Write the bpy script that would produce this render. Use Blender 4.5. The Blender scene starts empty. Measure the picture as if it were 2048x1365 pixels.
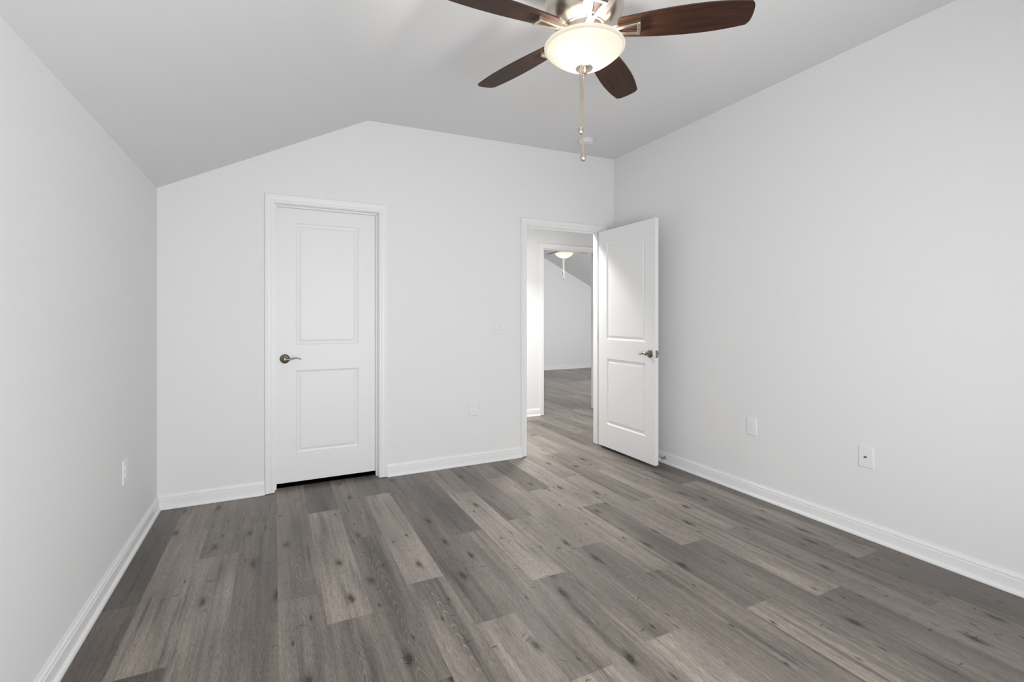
import bpy, bmesh, math, random
from mathutils import Vector, Matrix
random.seed(7)
SC = bpy.context.scene
COL = SC.collection
PI = math.pi

# ------------------------------------------------------------------ camera, world, light, exposure
CAM_X, CAM_Y, CAM_H, CAM_YAW, FPX, HORIZON = 0.6742, -3.7404, 1.2279, 0.4594, 958.2, 635.5
cam = bpy.data.cameras.new('camera'); cam_o = bpy.data.objects.new('camera', cam); COL.objects.link(cam_o)
cam.sensor_width = 36.0; cam.sensor_fit = 'HORIZONTAL'
cam.lens = FPX / 2048 * 36.0
cam.shift_y = -(682.5 - HORIZON) / 2048
cam.clip_start = 0.05
cam_o.location = (CAM_X, CAM_Y, CAM_H)
cam_o.rotation_euler = (PI / 2, 0, -CAM_YAW)
SC.camera = cam_o

SC.view_settings.view_transform = 'Standard'
SC.view_settings.look = 'None'
SC.view_settings.gamma = 1
SC.view_settings.use_curve_mapping = False
SC.view_settings.exposure = 0.16

world = bpy.data.worlds.new('world'); SC.world = world; world.use_nodes = True
bg = world.node_tree.nodes['Background']
bg.inputs[0].default_value = (0.93, 0.96, 1.0, 1); bg.inputs[1].default_value = 0.5

def area(name, loc, rot, sx, sy, power, color=(1, 1, 1), shape='RECTANGLE'):
    l = bpy.data.lights.new(name, 'AREA'); l.shape = shape; l.size = sx
    if shape in ('RECTANGLE', 'ELLIPSE'): l.size_y = sy
    l.energy = power; l.color = color
    o = bpy.data.objects.new(name, l); COL.objects.link(o); o.location = loc; o.rotation_euler = rot
    return o
REAR_Y = -4.15
DAY = (0.975, 0.988, 1.0)
# daylight: two tall unseen windows assumed behind the camera; left-wall one added as fill
for wx in (1.01, 1.89):
    wl = area('daylight_window', (wx, REAR_Y - 0.06, 1.07), (PI / 2, 0, 0), 0.80, 1.62, 26.5, DAY)
    wl.data.spread = math.radians(154)
sl_ = area('fill_side_window', (-0.06, -3.55, 1.07), (PI / 2, 0, -PI / 2), 0.90, 1.58, 7, DAY)
sl_.data.spread = math.radians(125)
# hall ceiling lamp: throws the bright patch through the open doorway
area('hall_lamp_light', (3.14, 0.50, 2.40), (0, 0, 0), 0.24, 0.24, 7.5, (1.0, 0.985, 0.96), 'DISK')
hl = area('hall_floor_fill', (3.14, 0.50, 2.395), (0, 0, 0), 0.20, 0.20, 18, (1.0, 0.985, 0.96), 'DISK')  # second light at the lamp's spot, added to brighten the floor
hl.data.spread = math.radians(112)
# unseen fill lights added: one at the hall's end wall, one in the far room
area('fill_hall', (5.37, 0.80, 1.3), (PI / 2, 0, PI / 2), 0.9, 1.5, 6, DAY)
area('fill_far_room', (6.3, 1.56, 1.4), (PI / 2, 0, 0), 1.16, 1.16, 64, DAY)

# ------------------------------------------------------------------ dimensions
W = 3.6307; HL = 2.0539; XR = 1.3038; HR = 2.7225; HW = 2.767     # main room profile
WT = 0.12                                                          # wall thickness
C1, C2, CT = 0.673, 1.386, 2.030                                   # closet opening (jamb faces)
E1, E2, ET = 2.6709, 3.475, 2.045                                 # entry opening
HY = 1.4822                                                        # hall far wall
G1, G2, GT = 3.7042, 4.517, 2.0953                                  # opening of the room across the hall
FY = 5.9353                                                        # far room back wall
FXR, FXL = 7.62, 4.0
def ceil_z(x):
    return HL + (HR - HL) * x / XR if x < XR else HR + (HW - HR) * (x - XR) / (W - XR)

# ------------------------------------------------------------------ materials
def mat(name, color, rough=0.5, metal=0.0, spec=0.5):
    m = bpy.data.materials.new(name); m.use_nodes = True
    b = m.node_tree.nodes['Principled BSDF']
    b.inputs['Base Color'].default_value = (*color, 1)
    b.inputs['Roughness'].default_value = rough
    b.inputs['Metallic'].default_value = metal
    b.inputs['Specular IOR Level'].default_value = spec
    return m
class NT:
    def __init__(s, m): s.t = m.node_tree; s.n = s.t.nodes; s.l = s.t.links; s.b = s.n['Principled BSDF']
    def new(s, t, **kw):
        n = s.n.new(t)
        for k, v in kw.items(): setattr(n, k, v)
        return n
    def put(s, sock, v):
        if isinstance(v, (int, float)): sock.default_value = v
        elif isinstance(v, (tuple, list)): sock.default_value = v
        else: s.l.new(v, sock)
    def math(s, op, a, b=0.0, c=0.0, clamp=False):
        n = s.new('ShaderNodeMath', operation=op, use_clamp=clamp)
        s.put(n.inputs[0], a); s.put(n.inputs[1], b); s.put(n.inputs[2], c)
        return n.outputs[0]
    def mapr(s, v, a, b, c=0.0, d=1.0, smooth=False):
        n = s.new('ShaderNodeMapRange', interpolation_type='SMOOTHSTEP' if smooth else 'LINEAR')
        s.put(n.inputs[0], v)
        for i, q in enumerate((a, b, c, d)): s.put(n.inputs[i + 1], q)
        return n.outputs[0]
    def xyz(s, x, y, z):
        n = s.new('ShaderNodeCombineXYZ'); s.put(n.inputs[0], x); s.put(n.inputs[1], y); s.put(n.inputs[2], z)
        return n.outputs[0]
    def noise(s, vec, scale=1.0, detail=2.0, rough=0.5):
        n = s.new('ShaderNodeTexNoise'); s.put(n.inputs['Vector'], vec); n.inputs['Scale'].default_value = scale
        n.inputs['Detail'].default_value = detail; n.inputs['Roughness'].default_value = rough
        return n.outputs[0]
    def mix(s, f, a, b):
        n = s.new('ShaderNodeMix', data_type='RGBA'); s.put(n.inputs[0], f); s.put(n.inputs[6], a); s.put(n.inputs[7], b)
        return n.outputs[2]
    def bump(s, h, strength=0.1, dist=0.001):
        n = s.new('ShaderNodeBump'); n.inputs['Strength'].default_value = strength; n.inputs['Distance'].default_value = dist
        s.put(n.inputs['Height'], h); s.l.new(n.outputs[0], s.b.inputs['Normal'])

def painted(name, color, rough, tex=0.08, scale=260):
    m = mat(name, color, rough, spec=0.35); t = NT(m)
    g = t.new('ShaderNodeNewGeometry')
    t.bump(t.noise(g.outputs['Position'], scale, 3.0), tex, 0.0006)
    return m
M_WALL = painted('wall_paint', (0.80, 0.80, 0.80), 0.75)
M_CEIL = painted('ceiling_paint', (0.76, 0.76, 0.765), 0.9, 0.12, 180)
M_TRIM = mat('trim_paint', (0.84, 0.84, 0.84), 0.38, spec=0.35)
M_DOOR = painted('door_paint', (0.83, 0.83, 0.83), 0.42, 0.03, 120)
M_PLASTIC = painted('white_plastic', (0.82, 0.82, 0.82), 0.35, 0.01, 40)
M_SLOT = mat('slot_shadow_plastic', (0.58, 0.58, 0.58), 0.6)
def metal(name, color, rough):
    m = mat(name, color, rough, 1.0); t = NT(m)
    g = t.new('ShaderNodeNewGeometry')
    n = t.noise(g.outputs['Position'], 90, 3.0)
    t.put(t.b.inputs['Roughness'], t.mapr(n, 0.3, 0.7, rough * 0.97, rough * 1.04))
    return m
M_NICKEL = metal('brushed_nickel', (0.70, 0.64, 0.56), 0.30)
M_HANDLE = metal('satin_nickel', (0.23, 0.205, 0.168), 0.26)
M_STEEL = metal('grey_steel', (0.30, 0.30, 0.295), 0.35)

def make_wood():
    m = mat('walnut_blade', (0.05, 0.03, 0.02), 0.45, spec=0.2); t = NT(m)
    tc = t.new('ShaderNodeTexCoord'); sx = t.new('ShaderNodeSeparateXYZ'); t.l.new(tc.outputs['Object'], sx.inputs[0])
    n = t.noise(t.xyz(t.math('MULTIPLY', sx.outputs[0], 5.0), t.math('MULTIPLY', sx.outputs[1], 90.0), sx.outputs[2]), 1.0, 4.0, 0.6)
    c = t.mix(t.mapr(n, 0.3, 0.7), (0.024, 0.0095, 0.0058, 1), (0.062, 0.026, 0.014, 1))
    t.l.new(c, t.b.inputs['Base Color'])
    return m
M_WOOD = make_wood()
M_EDGE = mat('blade_edge', (0.045, 0.025, 0.018), 0.4)

def make_bowl():
    m = bpy.data.materials.new('frosted_bowl_glass'); m.use_nodes = True
    nt = m.node_tree; nt.nodes.clear()
    out = nt.nodes.new('ShaderNodeOutputMaterial')
    tr = nt.nodes.new('ShaderNodeBsdfTranslucent'); tr.inputs[0].default_value = (0.36, 0.337, 0.298, 1)
    gl = nt.nodes.new('ShaderNodeBsdfPrincipled'); gl.inputs['Base Color'].default_value = (0.42, 0.40, 0.37, 1); gl.inputs['Roughness'].default_value = 0.3
    mx = nt.nodes.new('ShaderNodeMixShader'); mx.inputs[0].default_value = 0.42
    nt.links.new(tr.outputs[0], mx.inputs[1]); nt.links.new(gl.outputs[0], mx.inputs[2])
    em = nt.nodes.new('ShaderNodeEmission'); em.inputs[0].default_value = (1.0, 0.93, 0.82, 1); em.inputs[1].default_value = 0.34
    ad = nt.nodes.new('ShaderNodeAddShader')
    nt.links.new(mx.outputs[0], ad.inputs[0]); nt.links.new(em.outputs[0], ad.inputs[1])
    nt.links.new(ad.outputs[0], out.inputs[0])
    return m
M_BOWL = make_bowl()

def make_floor_mat():
    m = mat('oak_vinyl_planks', (0.2, 0.18, 0.16), 0.42, spec=0.32); t = NT(m)
    uv = t.new('ShaderNodeUVMap', uv_map='plank'); s = t.new('ShaderNodeSeparateXYZ'); t.l.new(uv.outputs[0], s.inputs[0])
    u, v = s.outputs[0], s.outputs[1]                                   # metres across / along the plank
    def att(n):
        a = t.new('ShaderNodeAttribute', attribute_name=n); return a.outputs['Fac']
    M_, A_, S_ = (lambda a, b: t.math('MULTIPLY', a, b)), (lambda a, b: t.math('ADD', a, b)), (lambda a, b: t.math('SUBTRACT', a, b))
    tone, seed, cath = att('tone'), att('seed'), att('cath')
    sz = M_(seed, 37.0)
    def nz(su, sv, off=0.0, det=2.0, rough=0.5):
        return t.noise(t.xyz(M_(u, su), M_(v, sv), A_(sz, off)), 1.0, det, rough)
    drift = nz(8.0, 1.5)                        # slow tone drift
    streak = nz(55.0, 1.8, 2.0, 3.0, 0.6)       # grain streaks
    fine = nz(380.0, 30.0, 4.0, 2.0, 0.7)       # pores
    wob = nz(11.0, 2.6, 6.0, 2.0, 0.5)
    # knots: sparse, elongated with the grain
    def knots(su, sv, off, thr, r0, r1):
        vo = t.new('ShaderNodeTexVoronoi', feature='F1', voronoi_dimensions='2D')
        wu = M_(S_(nz(45.0, 14.0, 8.0), 0.5), 0.022); wv = M_(S_(nz(40.0, 9.0, 9.0), 0.5), 0.060)
        t.put(vo.inputs['Vector'], t.xyz(A_(M_(A_(u, wu), su), A_(M_(sz, 3.1), off)), A_(M_(A_(v, wv), sv), M_(sz, 1.3)), 0.0))
        vo.inputs['Scale'].default_value = 1.0
        sc = t.new('ShaderNodeSeparateColor'); t.l.new(vo.outputs['Color'], sc.inputs[0])
        on = M_(t.math('GREATER_THAN', sc.outputs[0], thr), t.mapr(sc.outputs[1], 0.0, 1.0, 0.78, 1.0))
        d = vo.outputs['Distance']
        return M_(t.mapr(d, r0, r1, 1.0, 0.0, True), on), M_(t.mapr(d, r0 * 0.3, r0 * 2.0, 1.0, 0.0, True), on), d, on
    k1, c1, d1, on1 = knots(6.2, 2.3, 0.0, 0.60, 0.040, 0.17)
    k2, c2, d2, on2 = knots(12.0, 3.6, 20.0, 0.74, 0.035, 0.12)
    k3, c3, d3, on3 = knots(7.5, 34.0, 40.0, 0.955, 0.085, 0.16)
    # cathedral figure down the heart of the plank, bending round the knots
    uc = S_(u, A_(0.085, M_(S_(drift, 0.5), 0.12)))
    par = M_(M_(uc, uc), 300.0)
    ph = A_(A_(v, par), A_(M_(wob, 0.30), M_(k1, 0.14)))
    ring = t.math('PINGPONG', M_(ph, 13.0), 0.5)
    ringl = t.mapr(ring, 0.0, 0.16, 1.0, 0.0, True)
    heart = t.mapr(A_(t.math('ABSOLUTE', uc), M_(S_(wob, 0.5), 0.03)), 0.028, 0.064, 1.0, 0.0, True)
    brk = t.mapr(streak, 0.34, 0.56)
    ringm = M_(M_(M_(ringl, heart), cath), brk)
    hd = M_(M_(heart, cath), t.mapr(wob, 0.35, 0.65, 0.22, 0.46))
    # straight pale pore lines and dark smoky streaks
    lines = t.mapr(nz(230.0, 3.0, 12.0, 2.0, 0.6), 0.60, 0.70, 0.0, 1.0, True)
    smoke = t.mapr(nz(24.0, 1.3, 15.0, 3.0, 0.6), 0.55, 0.74, 0.0, 1.0, True)
    crack = M_(t.mapr(nz(120.0, 2.4, 18.0, 3.0, 0.65), 0.68, 0.76, 0.0, 1.0, True), smoke)
    val = t.math('POWER', tone, 2.1)
    for q in (t.mapr(drift, 0.3, 0.7, 0.78, 1.20), t.mapr(streak, 0.25, 0.75, 0.76, 1.22), t.mapr(fine, 0.25, 0.75, 0.60, 1.38)):
        val = M_(val, q)
    def dark(f, k):
        nonlocal val
        val = M_(val, S_(1.0, M_(f, k)))
    dark(hd, 1.0); dark(smoke, 0.48); dark(crack, 0.65); dark(k1, 0.55); dark(c1, 0.94); dark(k2, 0.40); dark(c2, 0.92); dark(c3, 0.80)
    val = A_(val, M_(ringm, 0.55))
    val = A_(val, M_(lines, 0.13))
    # small pale heart inside the big knots
    val = A_(val, M_(M_(t.mapr(d1, 0.0, 0.022, 1.0, 0.0, True), on1), 0.45))
    # joints
    e1 = t.math('MINIMUM', u, S_(0.1775, u))
    joint = t.mapr(e1, 0.0, 0.0014, 0.70, 1.0)
    val = M_(val, joint)
    hue = t.mix(t.mapr(drift, 0.35, 0.65), FLOOR_A, FLOOR_B)
    vm = t.new('ShaderNodeVectorMath', operation='SCALE'); t.l.new(hue, vm.inputs[0]); t.put(vm.inputs['Scale'], val)
    t.l.new(vm.outputs[0], t.b.inputs['Base Color'])
    t.put(t.b.inputs['Roughness'], t.mapr(fine, 0.3, 0.7, 0.27, 0.38))
    t.bump(A_(M_(fine, 0.5), joint), 0.10, 0.0008)
    return m
FLOOR_A, FLOOR_B = (0.246, 0.213, 0.187, 1), (0.250, 0.216, 0.185, 1)
M_FLOOR = make_floor_mat()

# ------------------------------------------------------------------ mesh helpers
def link(name, bm, m, parent=None, smooth=False, recalc=True):
    if recalc: bmesh.ops.recalc_face_normals(bm, faces=bm.faces)
    me = bpy.data.meshes.new(name); bm.to_mesh(me); bm.free()
    o = bpy.data.objects.new(name, me); COL.objects.link(o)
    for q in (m if isinstance(m, (list, tuple)) else [m]): me.materials.append(q)
    if parent: o.parent = parent
    if smooth:
        for p in me.polygons: p.use_smooth = True
        me.set_sharp_from_angle(angle=math.radians(40))
    return o
def struct(o, label=None, cat=None):
    o['kind'] = 'structure'
    if label: o['label'] = label
    if cat: o['category'] = cat
    return o
def tag(o, label, cat, group=None):
    o['label'] = label; o['category'] = cat
    if group: o['group'] = group
    return o
def empty(name, loc, rz=0.0):
    o = bpy.data.objects.new(name, None); COL.objects.link(o); o.location = loc; o.rotation_euler = (0, 0, rz)
    o.empty_display_size = 0.1
    return o
def box(bm, a, b, mx=None):
    vs = [bm.verts.new((x, y, z)) for x in (a[0], b[0]) for y in (a[1], b[1]) for z in (a[2], b[2])]
    if mx is not None:
        for v in vs: v.co = mx @ v.co
    fs = []
    for q in ((0, 1, 3, 2), (4, 6, 7, 5), (0, 4, 5, 1), (2, 3, 7, 6), (0, 2, 6, 4), (1, 5, 7, 3)): fs.append(bm.faces.new([vs[i] for i in q]))
    return vs, fs
def bevel_box(bm, a, b, r, seg=2, mx=None):
    t = bmesh.new(); box(t, a, b)
    bmesh.ops.bevel(t, geom=list(t.edges), offset=r, segments=seg, affect='EDGES', profile=0.5)
    merge(bm, t, mx)
def merge(bm, t, mx=None):
    me = bpy.data.meshes.new('tmp'); t.to_mesh(me); t.free()
    if mx is not None: me.transform(mx)
    bm.from_mesh(me); bpy.data.meshes.remove(me)
def lathe(bm, prof, n=64, mx=None):
    """prof: list of (r, z), revolved about Z; r=0 ends close."""
    rings = []
    for r, z in prof:
        if r < 1e-6: rings.append([bm.verts.new((0, 0, z))])
        else: rings.append([bm.verts.new((r * math.cos(2 * PI * k / n), r * math.sin(2 * PI * k / n), z)) for k in range(n)])
    new = [v for rg in rings for v in rg]
    for a, b in zip(rings, rings[1:]):
        for k in range(n):
            k2 = (k + 1) % n
            if len(a) == 1 and len(b) == 1: continue
            if len(a) == 1: bm.faces.new((a[0], b[k], b[k2]))
            elif len(b) == 1: bm.faces.new((a[k], b[0], a[k2]))
            else: bm.faces.new((a[k], b[k], b[k2], a[k2]))
    if mx is not None:
        for v in new: v.co = mx @ v.co
def tube(bm, pts, rad, n=10, squash=None):
    pts = [Vector(p) for p in pts]; R = rad if isinstance(rad, (list, tuple)) else [rad] * len(pts)
    rings = []; prev = None
    for i, p in enumerate(pts):
        d = (pts[min(i + 1, len(pts) - 1)] - pts[max(i - 1, 0)]).normalized()
        up = Vector((0, 0, 1)) if abs(d.z) < 0.9 else Vector((1, 0, 0))
        a = d.cross(up).normalized() if prev is None else (prev - d * prev.dot(d)).normalized()
        prev = a; b = d.cross(a)
        sq = squash[i] if squash else 1.0
        rings.append([bm.verts.new(p + a * R[i] * math.cos(2 * PI * k / n) + b * R[i] * sq * math.sin(2 * PI * k / n)) for k in range(n)])
    for a, b in zip(rings, rings[1:]):
        for k in range(n): bm.faces.new((a[k], a[(k + 1) % n], b[(k + 1) % n], b[k]))
    bm.faces.new(rings[0]); bm.faces.new(rings[-1])
def prism(bm, poly, axis, a, b):
    """extrude a polygon: axis 'y' -> poly in (x,z) from y=a to y=b; axis 'x' -> poly in (y,z); axis 'z' -> (x,y)."""
    f = {'y': lambda p, t: (p[0], t, p[1]), 'x': lambda p, t: (t, p[0], p[1]), 'z': lambda p, t: (p[0], p[1], t)}[axis]
    A = [bm.verts.new(f(p, a)) for p in poly]; B = [bm.verts.new(f(p, b)) for p in poly]
    n = len(poly)
    bm.faces.new(A); bm.faces.new(B)
    for i in range(n): bm.faces.new((A[i], A[(i + 1) % n], B[(i + 1) % n], B[i]))

# ------------------------------------------------------------------ floor: planks run along Y
PW, PX0 = 0.1775, 0.152
# row -> (one measured end joint y, plank length, tones of the planks from the back of the room to the camera)
ROWS = {
 0: (-1.197, [1.00, 0.70, 0.76, 0.8], [0, 0, 0, 0]),
 1: (-1.695, [0.95, 0.95, 1.0, 0.70], [0, 0.15, 0, 0.2]),
 2: (-0.86, [0.95, 0.93, 1.02, 0.95], [0, 0.3, 0.35, 0]),
 3: (-0.385, [0.9, 0.86, 0.84, 0.85], [0, 0.1, 0.35, 0.3]),
 4: (-1.45, [0.95, 0.98, 0.92, 0.95], [0, 0.5, 0.6, 0.4]),
 5: (-0.495, [0.8, 0.76, 1.08, 0.92], [0, 0.7, 0.12, 1.0]),
 6: (-0.975, [0.9, 0.92, 0.90, 0.88], [0, 0.1, 1.0, 0.8]),
 7: (-0.35, [0.9, 0.80, 1.12, 0.94], [0, 0.3, 0.05, 1.0]),
 8: (-1.96, [0.9, 0.86, 0.84, 0.98], [0, 0, 0, 0.2]),
 9: (-1.175, [0.9, 0.80, 0.93, 1.15], [0, 0.1, 0.3, 0.1]),
 10: (-1.78, [1.0, 1.05, 1.16, 0.95], [0, 0, 0.05, 0.4]),
 11: (-1.135, [0.95, 0.86, 0.96, 1.1], [0, 0, 0.3, 0.2]),
 12: (-1.605, [0.9, 0.95, 1.02, 0.93], [0, 0, 0.1, 0.3]),
 13: (-1.965, [0.85, 0.78, 1.06, 0.93], [0, 0, 0, 0.3]),
 14: (-1.16, [1.0, 1.08, 0.86, 1.05], [0, 0, 0.1, 0.2]),
 15: (-1.834, [0.95, 1.0, 1.0, 0.86], [0, 0, 0, 0.1]),
 16: (-1.24, [0.9, 1.0, 0.88, 1.05], [0, 0, 0.1, 0.1]),
 17: (-1.80, [0.95, 0.96, 1.0, 0.95], [0, 0, 0, 0.1]),
 18: (-1.50, [0.9, 0.90, 0.84, 0.84], [0, 0, 0, 0.2]),
 19: (-1.13, [0.8, 0.72, 0.96, 0.76], [0, 0, 0, 0.1]),
 20: (-0.70, [0.9, 0.8, 0.76, 0.78], [0, 0, 0, 0]),
}
PL = 1.205
def build_floor():
    bm = bmesh.new(); uvl = bm.loops.layers.uv.new('plank')
    ft, fsd, fc = (bm.faces.layers.float.new(n) for n in ('tone', 'seed', 'cath'))
    rng = random.Random(3)
    nrow = int((7.8 - PX0) / PW) + 2
    for r in range(0, nrow):
        x0, x1 = PX0 + PW * (r - 1), PX0 + PW * r
        spec = ROWS.get(r)
        j = spec[0] if spec else -rng.random() * PL
        k0 = math.floor((REAR_Y - 0.2 - j) / PL); k1 = math.ceil((FY + 0.2 - j) / PL)
        # index of the planks seen in the room, counted from the back wall
        joints = [j + PL * k for k in range(k0, k1 + 1)]
        for a in joints[:-1]:
            b = a + PL
            tone = rng.uniform(0.80, 1.06); cath = rng.choice([0, 0, 0.2, 0.6])
            if spec and b > -3.6 and a < 0.1:
                # planks straddling or in front of the back wall
                idx = 1 + int(max(0, math.floor((0 - b) / PL + 0.999999)))
                # first plank whose far end reaches the back wall is 1
                if idx < len(spec[1]): tone, cath = spec[1][idx], spec[2][idx]
            aa, bb = max(a, REAR_Y - 0.1), min(b, FY + 0.1)
            if bb <= aa: continue
            f = bm.faces.new([bm.verts.new(p) for p in ((x0, aa, 0), (x1, aa, 0), (x1, bb, 0), (x0, bb, 0))])
            flip = rng.random() < 0.5
            for lp, (uu, vv) in zip(f.loops, ((0, aa), (PW, aa), (PW, bb), (0, bb))):
                lp[uvl].uv = (PW - uu if flip else uu, vv - a)
            f[ft] = tone; f[fsd] = rng.random(); f[fc] = cath
    bmesh.ops.remove_doubles(bm, verts=bm.verts, dist=1e-5)
    # slab below
    vs, fs = box(bm, (PX0 - PW, REAR_Y - 0.1, -0.06), (7.9, FY + 0.1, -0.004))
    return struct(link('floor', bm, M_FLOOR, recalc=False))
build_floor()

# ------------------------------------------------------------------ walls
def wall_y(name, x0, x1, top, y0, y1, holes=()):
    """wall standing along X between y0 and y1; top = list of (x,z) breakpoints; holes = (x0,x1,z0,z1)."""
    bm = bmesh.new()
    def tz(x):
        for (a, za), (b, zb) in zip(top, top[1:]):
            if a - 1e-9 <= x <= b + 1e-9: return za + (zb - za) * (x - a) / (b - a)
    xs = sorted({x0, x1, *[p[0] for p in top if x0 < p[0] < x1], *[h[0] for h in holes], *[h[1] for h in holes]})
    for a, b in zip(xs, xs[1:]):
        zs = [0.0]
        mid = (a + b) / 2
        hs = sorted([h for h in holes if h[0] <= mid <= h[1]], key=lambda h: h[2])
        lo = 0.0
        for h in hs:
            if h[2] > lo + 1e-6: prism(bm, [(a, lo), (b, lo), (b, h[2]), (a, h[2])], 'y', y0, y1)
            lo = h[3]
        prism(bm, [(a, lo), (b, lo), (b, tz(b)), (a, tz(a))], 'y', y0, y1)
    bmesh.ops.remove_doubles(bm, verts=bm.verts, dist=1e-5)
    return struct(link(name, bm, M_WALL))
J = 0.018
prof = [(-WT, HL - 0.06), (0, HL), (XR, HR), (W, HW), (W + WT, HW)]
prof_b = [(0, HL), (XR, HR), (W, HW)]
wall_y('wall_back', 0.0, W, prof_b, 0.0, WT, [(C1 - J, C2 + J, 0, CT + J), (E1 - J, E2 + J, 0, ET + J)])
WIN = [(0.60, 1.42, 0.24, 1.90), (1.48, 2.30, 0.24, 1.90)]
wall_y('wall_front', 0.0, W, prof_b, REAR_Y - WT, REAR_Y, WIN)
bm = bmesh.new(); LW = (-4.02, -3.08, 0.24, 1.90)  # unseen left window added to carry the side fill light
for a, b in (((REAR_Y - WT, 0), (LW[0], HL)), ((LW[1], 0), (WT, HL)), ((LW[0], 0), (LW[1], LW[2])), ((LW[0], LW[3]), (LW[1], HL))):
    box(bm, (-WT, a[0], a[1]), (0, b[0], b[1]))
struct(link('wall_left', bm, M_WALL))
bm = bmesh.new(); f = 0.04; xa, xb = -WT + 0.005, -0.075
box(bm, (xa, LW[0], LW[2]), (xb, LW[1], LW[2] + f)); box(bm, (xa, LW[0], LW[3] - f), (xb, LW[1], LW[3]))
box(bm, (xa, LW[0], LW[2] + f), (xb, LW[0] + f, LW[3] - f)); box(bm, (xa, LW[1] - f, LW[2] + f), (xb, LW[1], LW[3] - f))
box(bm, (xa, LW[0] + f, 1.05), (xb, LW[1] - f, 1.09))
w3 = struct(link('window_3', bm, M_TRIM))
bm = bmesh.new(); box(bm, (W, REAR_Y - WT, 0), (W + WT, WT, HW)); struct(link('wall_right', bm, M_WALL))
bm = bmesh.new()
up = 0.1
sl = (HR - HL) / XR
prism(bm, [(-WT, HL - sl * WT), (0, HL), (XR, HR), (W, HW), (W + WT, HW + 0.002), (W + WT, HW + up), (XR, HR + up), (-WT, HL - sl * WT + up)], 'y', REAR_Y - WT, WT)
struct(link('ceiling', bm, M_CEIL))
# windows behind the camera: frames with mullions and panes
M_PANE = bpy.data.materials.new('window_glass'); M_PANE.use_nodes = True
_b = M_PANE.node_tree.nodes['Principled BSDF']; _b.inputs['Transmission Weight'].default_value = 1.0; _b.inputs['Roughness'].default_value = 0.0; _b.inputs['IOR'].default_value = 1.05
bm = bmesh.new(); box(bm, (-WT + 0.017, LW[0] + 0.04, LW[2] + 0.04), (-WT + 0.021, LW[1] - 0.04, LW[3] - 0.04)); link('pane', bm, M_PANE, w3)
for i, (a, b, z0, z1) in enumerate(WIN):
    bm = bmesh.new(); y0, y1 = REAR_Y - WT + 0.005, REAR_Y - 0.075
    f = 0.04
    box(bm, (a, y0, z0), (b, y1, z0 + f)); box(bm, (a, y0, z1 - f), (b, y1, z1))
    box(bm, (a, y0, z0 + f), (a + f, y1, z1 - f)); box(bm, (b - f, y0, z0 + f), (b, y1, z1 - f))
    zm = (z0 + z1) / 2; box(bm, (a + f, y0, zm - 0.02), (b - f, y1, zm + 0.02))
    w = struct(link('window_%d' % (i + 1), bm, M_TRIM))
    bm = bmesh.new(); box(bm, (a + f, y0 + 0.012, z0 + f), (b - f, y0 + 0.016, z1 - f)); link('pane', bm, M_PANE, w)
# hall behind the back wall
HC = 2.44
FXL = 3.0
FR, FHR, FHL = 6.08, 2.7225, 1.985                                   # room across the hall: low wall on its right
fprof = [(2.08, 2.74), (FR, FHR), (FXR, FHL)]
FILL_WIN = (5.7, 6.9, 0.8, 2.0)  # unseen opening added to seat the far-room fill light
wall_y('wall_hall', 2.08, FXR, fprof, HY, HY + WT, [(G1 - J, G2 + J, 0, GT + J), FILL_WIN])
bm = bmesh.new(); box(bm, (2.08, WT, 0), (2.2, HY + WT, HC)); struct(link('wall_hall_left', bm, M_WALL))
bm = bmesh.new(); box(bm, (5.4, 0, 0), (5.52, HY + WT, HC)); struct(link('wall_hall_right', bm, M_WALL))
bm = bmesh.new(); box(bm, (W + WT, 0, 0), (5.4, WT, HC)); struct(link('wall_hall_back', bm, M_WALL))
bm = bmesh.new(); box(bm, (2.08, WT, HC), (5.52, HY + WT, HC + 0.08)); struct(link('ceiling_hall', bm, M_CEIL))
# closet behind the closed door
bm = bmesh.new()
box(bm, (0.2, 0.80, 0), (2.08, 0.92, HC)); box(bm, (0.08, WT, 0), (0.2, 0.92, HC))
struct(link('wall_closet', bm, M_WALL))
bm = bmesh.new(); box(bm, (0.08, WT, HC), (2.08, 0.92, HC + 0.08)); struct(link('ceiling_closet', bm, M_CEIL))
M_GAP_SHADE = mat('gap_shade', (0.006, 0.006, 0.006), 1.0, spec=0.0)  # near-black sheet: shade of the under-door gap put into its colour
bm = bmesh.new(); box(bm, (0.2, 0.088, -0.003), (2.08, 0.80, 0.004)); struct(link('floor_closet_shade', bm, M_GAP_SHADE))
# room across the hall
wall_y('wall_far', FXL, FXR, [(FXL, 2.74), (FR, FHR), (FXR, FHL)], FY, FY + WT)
bm = bmesh.new(); box(bm, (FXR, HY, 0), (FXR + WT, FY + WT, FHL)); struct(link('wall_far_right', bm, M_WALL))
bm = bmesh.new(); box(bm, (FXL - WT, HY + WT, 0), (FXL, FY + WT, 2.74)); struct(link('wall_far_left', bm, M_WALL))
bm = bmesh.new()
fs = (FHR - FHL) / (FXR - FR)
prism(bm, [(FXL - WT, 2.743), (FR, FHR), (FXR, FHL), (FXR + WT, FHL - fs * WT), (FXR + WT, FHL - fs * WT + up), (FR, FHR + up), (FXL - WT, 2.84)], 'y', HY, FY + WT)
struct(link('ceiling_far', bm, M_CEIL))

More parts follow.
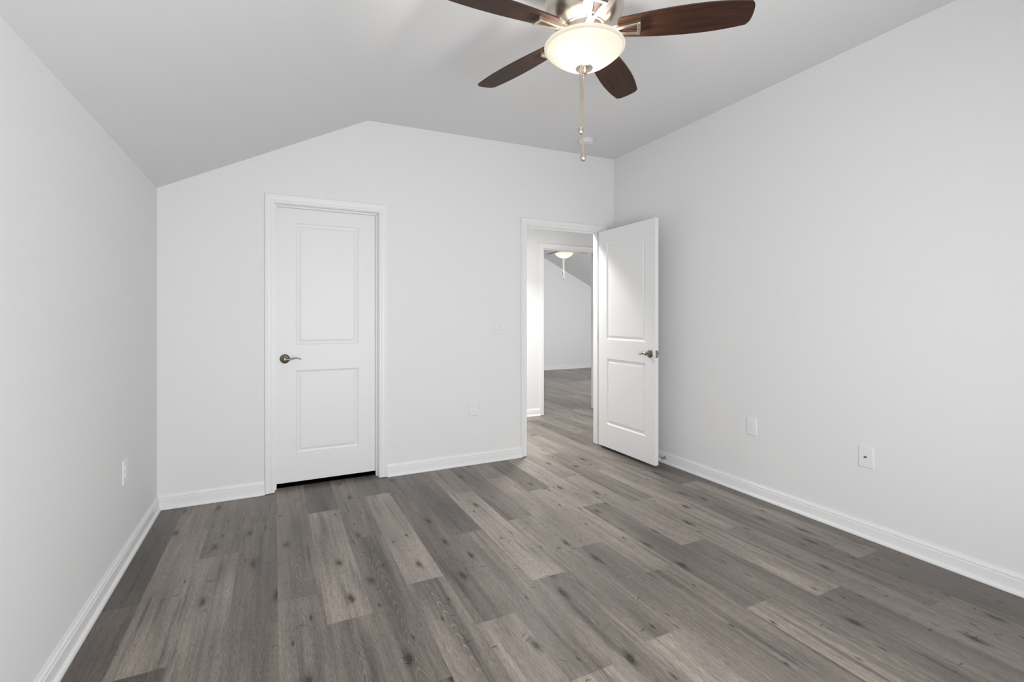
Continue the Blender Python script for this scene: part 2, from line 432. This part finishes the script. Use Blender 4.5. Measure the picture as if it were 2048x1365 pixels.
# ------------------------------------------------------------------ baseboards (with shoe mould) and casings
BASE = [(0, 0.001), (0.026, 0.001), (0.026, 0.007), (0.0235, 0.014), (0.019, 0.0185), (0.014, 0.0205), (0.0135, 0.064), (0.0105, 0.067),
        (0.0105, 0.070), (0.0125, 0.0745), (0.0105, 0.081), (0.0065, 0.085), (0.0045, 0.092), (0, 0.092)]
def run(bm, a, b, normal, ma=0, mb=0):
    """baseboard from a to b (xy), protruding along normal; ma/mb: mitre factor at the ends."""
    a, b, n = Vector((*a, 0)), Vector((*b, 0)), Vector((*normal, 0)); d = (b - a).normalized()
    A = [bm.verts.new(a + n * p + d * (p * ma) + Vector((0, 0, z))) for p, z in BASE]
    B = [bm.verts.new(b + n * p - d * (p * mb) + Vector((0, 0, z))) for p, z in BASE]
    bm.faces.new(A); bm.faces.new(B)
    for i in range(len(BASE)):
        k = (i + 1) % len(BASE); bm.faces.new((A[i], A[k], B[k], B[i]))
def base(name, segs):
    bm = bmesh.new()
    for s_ in segs: run(bm, *s_)
    return struct(link(name, bm, M_TRIM))
CW = 0.057; RV = 0.005
base('baseboard_left', [((0, REAR_Y), (0, 0), (1, 0), 1, 1)])
base('baseboard_right', [((W, 0), (W, REAR_Y), (-1, 0), 1, 1)])
base('baseboard_front', [((W, REAR_Y), (0, REAR_Y), (0, 1), 1, 1)])
base('baseboard_back', [((0, 0), (C1 - RV - CW, 0), (0, -1), 1, 0), ((C2 + RV + CW, 0), (E1 - RV - CW, 0), (0, -1), 0, 0), ((E2 + RV + CW, 0), (W, 0), (0, -1), 0, 1)])
base('baseboard_hall', [((2.2, HY), (G1 - RV - CW, HY), (0, -1), 1, 0), ((G2 + RV + CW, HY), (5.4, HY), (0, -1), 0, 1)])
base('baseboard_far', [((FXL, FY), (FXR, FY), (0, -1), 1, 1), ((FXR, FY), (FXR, HY + WT), (-1, 0), 1, 1)])

CAS = [(0, 0), (0, 0.0085), (0.0025, 0.0105), (0.009, 0.0112), (0.0125, 0.0112), (0.0155, 0.0145), (0.019, 0.0150), (0.022, 0.0132), (0.034, 0.0145),
       (0.040, 0.0168), (0.045, 0.0185), (0.052, 0.0185), (0.0555, 0.0165), (0.057, 0.012), (0.057, 0)]
def casing(bm, x0, x1, zt, y, dirn, z0=0.004):
    """mitred casing round an opening; dirn = -1 protrudes to -y."""
    a, b, t = x0 - RV, x1 + RV, zt + RV
    P = []
    for s_, d in CAS:
        yy = y + dirn * d
        P.append([(a - s_, yy, z0), (a - s_, yy, t + s_), (b + s_, yy, t + s_), (b + s_, yy, z0)])
    V = [[bm.verts.new(q) for q in p] for p in P]
    n = len(V)
    for i in range(n):
        k = (i + 1) % n
        for j in range(3): bm.faces.new((V[i][j], V[i][j + 1], V[k][j + 1], V[k][j]))
    bm.faces.new([v[0] for v in V]); bm.faces.new([v[3] for v in V])
def frame(name, x0, x1, zt, y0, y1, stop):
    """jamb boards, stop strips and casing on both faces: one trim object."""
    bm = bmesh.new()
    box(bm, (x0 - J, y0, 0.003), (x0, y1, zt + J)); box(bm, (x1, y0, 0.003), (x1 + J, y1, zt + J)); box(bm, (x0, y0, zt), (x1, y1, zt + J))
    if stop:
        s0, s1, st = stop[0], stop[1], 0.011
        box(bm, (x0, s0, 0.003), (x0 + st, s1, zt)); box(bm, (x1 - st, s0, 0.003), (x1, s1, zt)); box(bm, (x0 + st, s0, zt - st), (x1 - st, s1, zt))
    casing(bm, x0, x1, zt, y0, -1); casing(bm, x0, x1, zt, y1, 1)
    return struct(link(name, bm, M_TRIM))
frame('trim_1', C1, C2, CT, 0.0, WT, (0.045, 0.080))
tr2 = frame('trim_2', E1, E2, ET, 0.0, WT, (0.042, 0.077))
frame('trim_3', G1, G2, GT, HY, HY + WT, (HY + 0.03, HY + 0.065))

# ------------------------------------------------------------------ two-panel doors
def panel_door(name, L, H, T, x_pan, z_pans):
    """slab in local coords: x 0..L, z 0..H, thickness y 0..T; recessed panels with raised fields on both faces."""
    bm = bmesh.new()
    xs = [0, x_pan[0], x_pan[1], L]
    zs = [0] + [q for p in z_pans for q in p] + [H]
    rings = [(0.0, 0.0), (0.002, 0.0035), (0.007, 0.0065), (0.016, 0.0085), (0.020, 0.0085), (0.034, 0.0040), (0.038, 0.0035)]
    for face, sgn in ((0.0, 1), (T, -1)):
        for i in range(3):
            for j in range(len(zs) - 1):
                a, b, c, d = xs[i], xs[i + 1], zs[j], zs[j + 1]
                if i == 1 and j % 2 == 1:
                    prev = None
                    for ins, dep in rings:
                        y = face + sgn * dep
                        r = [bm.verts.new(q) for q in ((a + ins, y, c + ins), (b - ins, y, c + ins), (b - ins, y, d - ins), (a + ins, y, d - ins))]
                        if prev:
                            for k in range(4): bm.faces.new((prev[k], prev[(k + 1) % 4], r[(k + 1) % 4], r[k]))
                        prev = r
                    bm.faces.new(prev)
                else:
                    bm.faces.new([bm.verts.new(q) for q in ((a, face, c), (b, face, c), (b, face, d), (a, face, d))])
    for q in (((0, 0, 0), (0, T, 0), (0, T, H), (0, 0, H)), ((L, 0, 0), (L, T, 0), (L, T, H), (L, 0, H)), ((0, 0, 0), (L, 0, 0), (L, T, 0), (0, T, 0)), ((0, 0, H), (L, 0, H), (L, T, H), (0, T, H))):
        bm.faces.new([bm.verts.new(p) for p in q])
    bmesh.ops.remove_doubles(bm, verts=bm.verts, dist=1e-5)
    return link(name, bm, M_DOOR)
def lever(parent, x, z, y, out, dx, wave=1):
    """lever handle on a door face: rose, neck and a waving lever pointing along dx (local x); out = -1/+1 away from the face."""
    bm = bmesh.new()
    mx = Matrix.Translation((x, y, z)) @ Matrix.Rotation(PI / 2 * (1 if out < 0 else -1), 4, 'X')
    lathe(bm, [(0.0, 0), (0.0335, 0), (0.0335, 0.003), (0.031, 0.007), (0.024, 0.0105), (0.015, 0.0125), (0.0135, 0.018), (0.0115, 0.026), (0.0115, 0.046), (0.0125, 0.050), (0.010, 0.055), (0, 0.0565)], 40, mx)
    handle = link('door_handle', bm, M_HANDLE, parent, smooth=True)
    bm = bmesh.new()
    pts, rad, sq = [], [], []
    kz = [(0, 0), (0.18, -0.0035), (0.38, -0.0005), (0.60, 0.0060), (0.80, 0.0052), (1.0, -0.0042)]
    def wz(t):
        for (a, za), (b, zb) in zip(kz, kz[1:]):
            if t <= b + 1e-9:
                q = (t - a) / (b - a); q = q * q * (3 - 2 * q); return za + (zb - za) * q
    for k in range(25):
        s_ = k / 24
        px = x + dx * (0.002 + 0.104 * s_)
        pz = z + wave * wz(s_)
        py = y + out * (0.049 + 0.004 * math.sin(s_ * PI) - 0.008 * s_ * s_)
        pts.append((px, py, pz)); rad.append(0.0095 - 0.0055 * min(1, s_ * 1.3)); sq.append(1.1 - 0.45 * s_)
    tube(bm, pts, rad, 14, sq)
    lv = link('lever', bm, M_HANDLE, handle, smooth=True)
    return handle
PAN_Z = [(0.237 - 0.03, 0.845 - 0.03), (1.030 - 0.03, 1.918 - 0.03)]
# closed closet door, set back in its frame
DT = 0.035; DB = 0.034
LC = C2 - C1 - 0.006
d1 = panel_door('door_1', LC, CT - 0.004 - DB, DT, (0.135, LC - 0.135), [(0.240 - DB, 0.842 - DB), (1.030 - DB, 1.915 - DB)])
d1.location = (C1 + 0.003, 0.0805, DB)
struct(d1, 'closed white two-panel closet door in the middle of the back wall', 'door')
lever(d1, 0.062, 0.930 - DB, 0.0, -1, 1, 1)
# open bedroom door, swung 90 degrees into the room in front of the right wall
LE = 0.754
d2 = panel_door('door_2', LE, ET - 0.006 - 0.024, DT, (0.118, LE - 0.118), [(0.240 - 0.024, 0.848 - 0.024), (1.025 - 0.024, 1.922 - 0.024)])
d2.location = (3.4353, -0.0205, 0.024); d2.rotation_euler = (0, 0, -PI / 2)       # local x -> -y, local y -> +x
struct(d2, 'white two-panel door standing open in front of the right wall', 'door')
lever(d2, LE - 0.058, 0.930 - 0.024, 0.0, -1, -1, -1)
lever(d2, LE - 0.058, 0.930 - 0.024, DT, 1, -1, -1)
bm = bmesh.new(); zl = 0.930 - 0.024
bevel_box(bm, (LE - 0.0005, 0.005, zl - 0.0285), (LE + 0.0022, 0.030, zl + 0.0285), 0.001)
lp = link('latch_plate', bm, M_STEEL, d2)
bm = bmesh.new()
prism(bm, [(LE + 0.001, 0.010), (LE + 0.011, 0.010), (LE + 0.002, 0.026), (LE + 0.001, 0.026)], 'z', zl - 0.010, zl + 0.010)
link('latch_bolt', bm, M_STEEL, lp)
for zz in (0.20, 1.02, 1.82):
    bm = bmesh.new()
    lathe(bm, [(0, -0.045), (0.0055, -0.045), (0.0055, 0.045), (0, 0.045)], 14, Matrix.Translation((-0.006, DT + 0.001, zz)))
    box(bm, (-0.003, 0.003, zz - 0.044), (-0.0004, DT, zz + 0.044))
    link('hinge', bm, M_STEEL, d2)
# strike plate let into the left jamb of the entry frame
bm = bmesh.new(); bevel_box(bm, (E1 - 0.0005, 0.006, 0.945 - 0.029), (E1 + 0.0016, 0.034, 0.945 + 0.029), 0.0007)
link('strike_plate', bm, M_STEEL, tr2)

# ------------------------------------------------------------------ wall plates (local: x across, z up, -y out of the wall)
def screw(bm, x, z, y):
    lathe(bm, [(0, 0), (0.0032, 0), (0.0030, 0.0010), (0, 0.0014)], 14, Matrix.Translation((x, y, z)) @ Matrix.Rotation(PI / 2, 4, 'X'))
def plate_mesh(w, h):
    bm = bmesh.new(); t = bmesh.new()
    vs, fs = box(t, (-w / 2, -0.0062, -h / 2), (w / 2, 0.0, h / 2))
    for v in vs:
        if v.co.y < -0.003: v.co.x *= (w - 0.010) / w; v.co.z *= (h - 0.010) / h
    bmesh.ops.bevel(t, geom=list(t.edges), offset=0.0016, segments=2, affect='EDGES')
    merge(bm, t); return bm
def outlet(name, loc, rz, label, w=0.080, h=0.124):
    r = empty(name, loc, rz); tag(r, label, 'outlet', 'white duplex wall outlets')
    link('cover_plate', plate_mesh(w, h), M_PLASTIC, r, True)
    bm = bmesh.new(); screw(bm, 0, 0, -0.0060); link('screw', bm, M_PLASTIC, r, True)
    for s_ in (1, -1):
        bm = bmesh.new(); pts = []
        for k in range(32):
            a = 2 * PI * k / 32; pts.append((0.0172 * math.cos(a), max(-0.0135, min(0.0135, 0.0172 * math.sin(a))) + s_ * 0.0195))
        prism(bm, pts, 'y', -0.0090, -0.0050)
        rc = link('receptacle', bm, M_PLASTIC, r)
        bm = bmesh.new(); zc = s_ * 0.0195
        box(bm, (-0.0075, -0.0093, zc - 0.001), (-0.0055, -0.0085, zc + 0.0075)); box(bm, (0.0055, -0.0093, zc), (0.0075, -0.0085, zc + 0.0065))
        lathe(bm, [(0, 0), (0.0024, 0), (0.0024, 0.0008), (0, 0.0008)], 12, Matrix.Translation((0, -0.0085, zc - 0.0075)) @ Matrix.Rotation(PI / 2, 4, 'X'))
        link('slots', bm, M_SLOT, rc)
    return r
outlet('wall_outlet', (2.158, 0, 0.466), 0, 'white duplex outlet on the back wall between the two doors')
outlet('wall_outlet', (W, -1.507, 0.474), -PI / 2, 'white duplex outlet on the right wall near the open door')
outlet('wall_outlet', (0, -0.735, 0.457), PI / 2, 'white outlet seen edge-on on the left wall near the corner')
# two-gang rocker switch
sw = empty('light_switch', (2.407, 0, 1.148)); tag(sw, 'white double rocker light switch beside the open doorway', 'light switch')
link('cover_plate', plate_mesh(0.125, 0.121), M_PLASTIC, sw, True)
for s_ in (-1, 1):
    bm = bmesh.new()
    box(bm, (s_ * 0.023 - 0.0185, -0.0068, -0.035), (s_ * 0.023 + 0.0185, -0.0055, 0.035))
    sf = link('switch_surround', bm, M_SLOT, sw)
    bm = bmesh.new()
    prism(bm, [(-0.0060, -0.0335), (-0.0105, -0.0335), (-0.0080, 0.0), (-0.0070, 0.0335), (-0.0060, 0.0335)], 'x', s_ * 0.023 - 0.0165, s_ * 0.023 + 0.0165)
    link('rocker', bm, M_PLASTIC, sf)
    for z_ in (-0.048, 0.048):
        bm = bmesh.new(); screw(bm, s_ * 0.023, z_, -0.0060); link('screw', bm, M_PLASTIC, sw, True)
# cable television plate
cp = empty('cable_plate', (W, -2.221, 0.450), -PI / 2); tag(cp, 'white cable plate with one metal connector low on the right wall', 'cable plate')
link('cover_plate', plate_mesh(0.082, 0.124), M_PLASTIC, cp, True)
bm = bmesh.new(); rx = Matrix.Translation((0, -0.0055, 0)) @ Matrix.Rotation(PI / 2, 4, 'X')
lathe(bm, [(0, 0), (0.0062, 0), (0.0062, 0.003), (0.0047, 0.0034), (0.0047, 0.011), (0.0036, 0.011), (0.0036, 0.009), (0, 0.009)], 12, rx)
link('coaxial_connector', bm, M_STEEL, cp, True)
for z_ in (-0.042, 0.042):
    bm = bmesh.new(); screw(bm, 0, z_, -0.0060); link('screw', bm, M_PLASTIC, cp, True)
# little door stop on the baseboard behind the open door
ds = empty('door_stop', (W - 0.0135, -0.700, 0.048), -PI / 2); tag(ds, 'small spring door stop on the right baseboard beside the open door', 'door stop')
bm = bmesh.new(); rx = Matrix.Rotation(PI / 2, 4, 'X')
lathe(bm, [(0, 0), (0.011, 0), (0.011, 0.003), (0.007, 0.006), (0.005, 0.012), (0, 0.012)], 20, rx)
link('base', bm, M_STEEL, ds, True)
bm = bmesh.new(); pts = []
for k in range(161):
    a = k / 160 * 2 * PI * 13; pts.append((0.0052 * math.cos(a), -0.008 - 0.052 * k / 160, 0.0052 * math.sin(a) - 0.004 * (k / 160) ** 2))
tube(bm, pts, 0.0012, 6); link('spring', bm, M_STEEL, ds, True)
bm = bmesh.new(); lathe(bm, [(0, 0.058), (0.0075, 0.058), (0.0085, 0.062), (0.008, 0.071), (0.005, 0.075), (0, 0.0755)], 18, Matrix.Translation((0, 0, -0.004)) @ rx)
link('tip', bm, M_PLASTIC, ds, True)
# smoke detector
zs_ = ceil_z(3.07)
sd = empty('smoke_detector', (3.07, -0.33, zs_)); tag(sd, 'round white smoke detector on the ceiling near the right wall', 'smoke detector')
bm = bmesh.new(); lathe(bm, [(0, 0.004), (0.068, 0.004), (0.069, -0.008), (0, -0.008)], 48); link('mounting_base', bm, M_CEIL, sd, True)
bm = bmesh.new(); lathe(bm, [(0, -0.008), (0.064, -0.008), (0.066, -0.012), (0.064, -0.022), (0.058, -0.031), (0.040, -0.036), (0, -0.0365)], 48); link('cover', bm, M_CEIL, sd, True)

# ------------------------------------------------------------------ ceiling fans with light
FX, FYY, ZB = 1.8485, -2.057, 2.441
ZC = ceil_z(FX)
def build_fan(loc, rz, label):
    """local z is measured from the ceiling (0) downwards; blade plane at ZB."""
    f = empty('ceiling_fan', loc, rz); tag(f, label, 'ceiling fan', 'ceiling fans with light bowls')
    o = ZC                                             # profiles below are written in room heights
    bm = bmesh.new()
    lathe(bm, [(r, z - o) for r, z in [(0, o + 0.006), (0.118, o + 0.006), (0.122, 2.700), (0.124, 2.620), (0.132, 2.606), (0.154, 2.592), (0.164, 2.572), (0.167, 2.551), (0.1655, 2.5495), (0.1655, 2.5455), (0.167, 2.544),
        (0.164, 2.524), (0.154, 2.503), (0.137, 2.483), (0.115, 2.466), (0.096, 2.457), (0.090, 2.456), (0.088, 2.452), (0.083, 2.450), (0, 2.450)]], 96)
    link('motor_housing', bm, M_NICKEL, f, True)
    bm = bmesh.new()
    lathe(bm, [(r, z - o) for r, z in [(0, 2.450), (0.079, 2.450), (0.080, 2.436), (0.076, 2.428), (0.062, 2.425), (0.060, 2.392), (0.056, 2.388), (0.012, 2.386), (0.010, 2.300), (0, 2.300)]], 96)
    link('light_fitter', bm, M_NICKEL, f, True)
    bm = bmesh.new()
    outer = [(0.160, 2.3745), (0.1665, 2.3755), (0.1695, 2.3715), (0.1690, 2.3660), (0.1650, 2.3622), (0.1590, 2.3612), (0.1570, 2.3580), (0.1520, 2.3500), (0.1430, 2.3420), (0.1310, 2.3325), (0.1170, 2.3220), (0.1000, 2.3105), (0.0800, 2.3000), (0.0520, 2.2905), (0.0250, 2.2860), (0.006, 2.2850)]
    inner = [(r - 0.0035 if r > 0.02 else r, z + 0.0035) for r, z in reversed(outer)]
    lathe(bm, [(r, z - o) for r, z in outer + inner + outer[:1]], 96)
    link('light_bowl', bm, M_BOWL, f, True)
    bm = bmesh.new()
    lathe(bm, [(r, z - o) for r, z in [(0, 2.286), (0.034, 2.286), (0.0365, 2.283), (0.035, 2.2795), (0.022, 2.277), (0.0135, 2.275), (0.0115, 2.270), (0.0130, 2.267), (0.0130, 2.259), (0.0105, 2.257), (0, 2.2568)]], 48)
    link('finial', bm, M_NICKEL, f, True)
    # blades with brackets
    N = 30
    for k in range(5):
        ang = math.radians(-37.5 + 72 * k)
        M = Matrix.Rotation(ang, 4, 'Z') @ Matrix.Translation((0, 0, ZB - o)) @ Matrix.Rotation(math.radians(PITCH), 4, 'X')
        def half(r):
            t = (r - 0.148) / (0.652 - 0.148)
            return 0.050 + 0.0245 * math.sin(min(1.0, t / 0.62) * PI / 2) - (0.0175 * ((t - 0.62) / 0.38) ** 2 if t > 0.62 else 0)
        up_, lo_ = [], []
        for q in range(N + 1):
            r = 0.148 + (0.648 - 0.148) * q / N; h = half(r)
            up_.append((r, h)); lo_.append((r, -h))
        h = half(0.648)
        tip = [(0.655, h - 0.007)] + [(0.655 + 0.010 * math.cos(a_), (h - 0.010) * math.sin(a_)) for a_ in [PI / 2 * (1 - 2 * q / 12) * 0.9 for q in range(13)]] + [(0.652, -h + 0.006)]
        root = [(0.138, -0.040), (0.136, 0.0), (0.138, 0.040)]
        outline = up_ + tip + lo_[::-1] + root
        bm = bmesh.new(); T = 0.0055
        A = [bm.verts.new((x, y, -T / 2)) for x, y in outline]; B = [bm.verts.new((x, y, T / 2)) for x, y in outline]
        bm.faces.new(A); bm.faces.new(B)
        nn = len(outline)
        for i in range(nn):
            fc = bm.faces.new((A[i], A[(i + 1) % nn], B[(i + 1) % nn], B[i])); fc.material_index = 1
        b_ = link('blade', bm, [M_WOOD, M_EDGE], f)
        b_.matrix_local = M
        # open two-pronged bracket under the blade
        bm = bmesh.new(); z0, z1 = -0.0185, -T / 2 - 0.0002
        hub = Matrix.Rotation(0, 4, 'Z')
        def slab(poly, a=z0, b=z1): prism(bm, poly, 'z', a, b)
        slab([(0.060, -0.0135), (0.060, 0.0135), (0.128, 0.0165), (0.128, -0.0165)], -0.015, -0.003)
        for s_ in (1, -1):
            slab([(0.120, s_ * 0.0165), (0.120, s_ * 0.003), (0.136, s_ * 0.0045), (0.226, s_ * 0.0225), (0.226, s_ * 0.0325)])
        slab([(0.217, -0.0335), (0.229, -0.0335), (0.231, 0.0), (0.229, 0.0335), (0.217, 0.0335)], z0 - 0.002, z1)
        bmesh.ops.bevel(bm, geom=[e for e in bm.edges], offset=0.0016, segments=2, affect='EDGES', clamp_overlap=True)
        link('blade_bracket', bm, M_NICKEL, b_, True)
    # pull chains: (side offset, depth offset, top z, bottom z, strands)
    rt = Vector((math.cos(CAM_YAW), -math.sin(CAM_YAW), 0)); fw = Vector((math.sin(CAM_YAW), math.cos(CAM_YAW), 0))
    for sx_, dp_, zt, zb_, kr, st in ((-0.0165, -0.012, 2.281, 2.027, 0.0130, (-0.0035, 0.0045)), (-0.0035, 0.012, 2.259, 1.922, 0.0142, (-0.004, 0.0015))):
        c = rt * sx_ + fw * dp_
        bm = bmesh.new()
        for q in st:
            p0 = c + rt * q + Vector((0, 0, zt - o)); p1 = c + rt * (q * 0.35) + Vector((0, 0, zb_ - o))
            tube(bm, [p0, p0.lerp(p1, 0.5), p1], 0.0024, 8)
            nb = int((zt - zb_) / 0.0075)
            for i in range(nb):
                p = p0.lerp(p1, (i + 0.5) / nb); bmesh.ops.create_icosphere(bm, subdivisions=1, radius=0.0032, matrix=Matrix.Translation(p))
        ch = link('pull_chain', bm, M_NICKEL, f, True)
        bm = bmesh.new()
        lathe(bm, [(0, 0.008), (0.0040, 0.0075), (0.0050, 0.002), (0.0085, -0.001), (kr * 0.90, -0.006), (kr, -0.0115), (kr, -0.0185), (kr * 0.90, -0.0235), (kr * 0.76, -0.0255), (kr * 0.66, -0.0245), (kr * 0.30, -0.0245), (0, -0.0235)], 28, Matrix.Translation(c + Vector((0, 0, zb_ - o))))
        link('chain_knob', bm, M_NICKEL, ch, True)
    return f
PITCH = -12.0
FAN_W = 4.6
fan = build_fan((FX, FYY, ZC), 0.0, 'dark-bladed ceiling fan with glowing bowl and long pull chains overhead in this room')
def copy_tree(o, parent=None):
    c = o.copy(); COL.objects.link(c); c.parent = parent
    for ch in list(o.children): copy_tree(ch, c)
    return c
FF = (5.29, 3.50)
fz = 2.74 + (FHR - 2.74) * (FF[0] - 2.08) / (FR - 2.08)
fan2 = copy_tree(fan); fan2.location = (FF[0], FF[1], ZC); fan2.rotation_euler = (0, 0, math.radians(83 - 106.5))
fan2['label'] = 'small distant ceiling fan light seen through the open doorway in the far room'
for o in (fan, fan2):
    for a in (0.4, 0.4 + PI):
        l = bpy.data.lights.new('fan_bulb_light', 'POINT'); l.energy = FAN_W; l.color = (1.0, 0.945, 0.87); l.shadow_soft_size = 0.02
        lo = bpy.data.objects.new('fan_bulb_light', l); COL.objects.link(lo); lo.location = (o.location.x + 0.06 * math.cos(a), o.location.y + 0.06 * math.sin(a), 2.338)
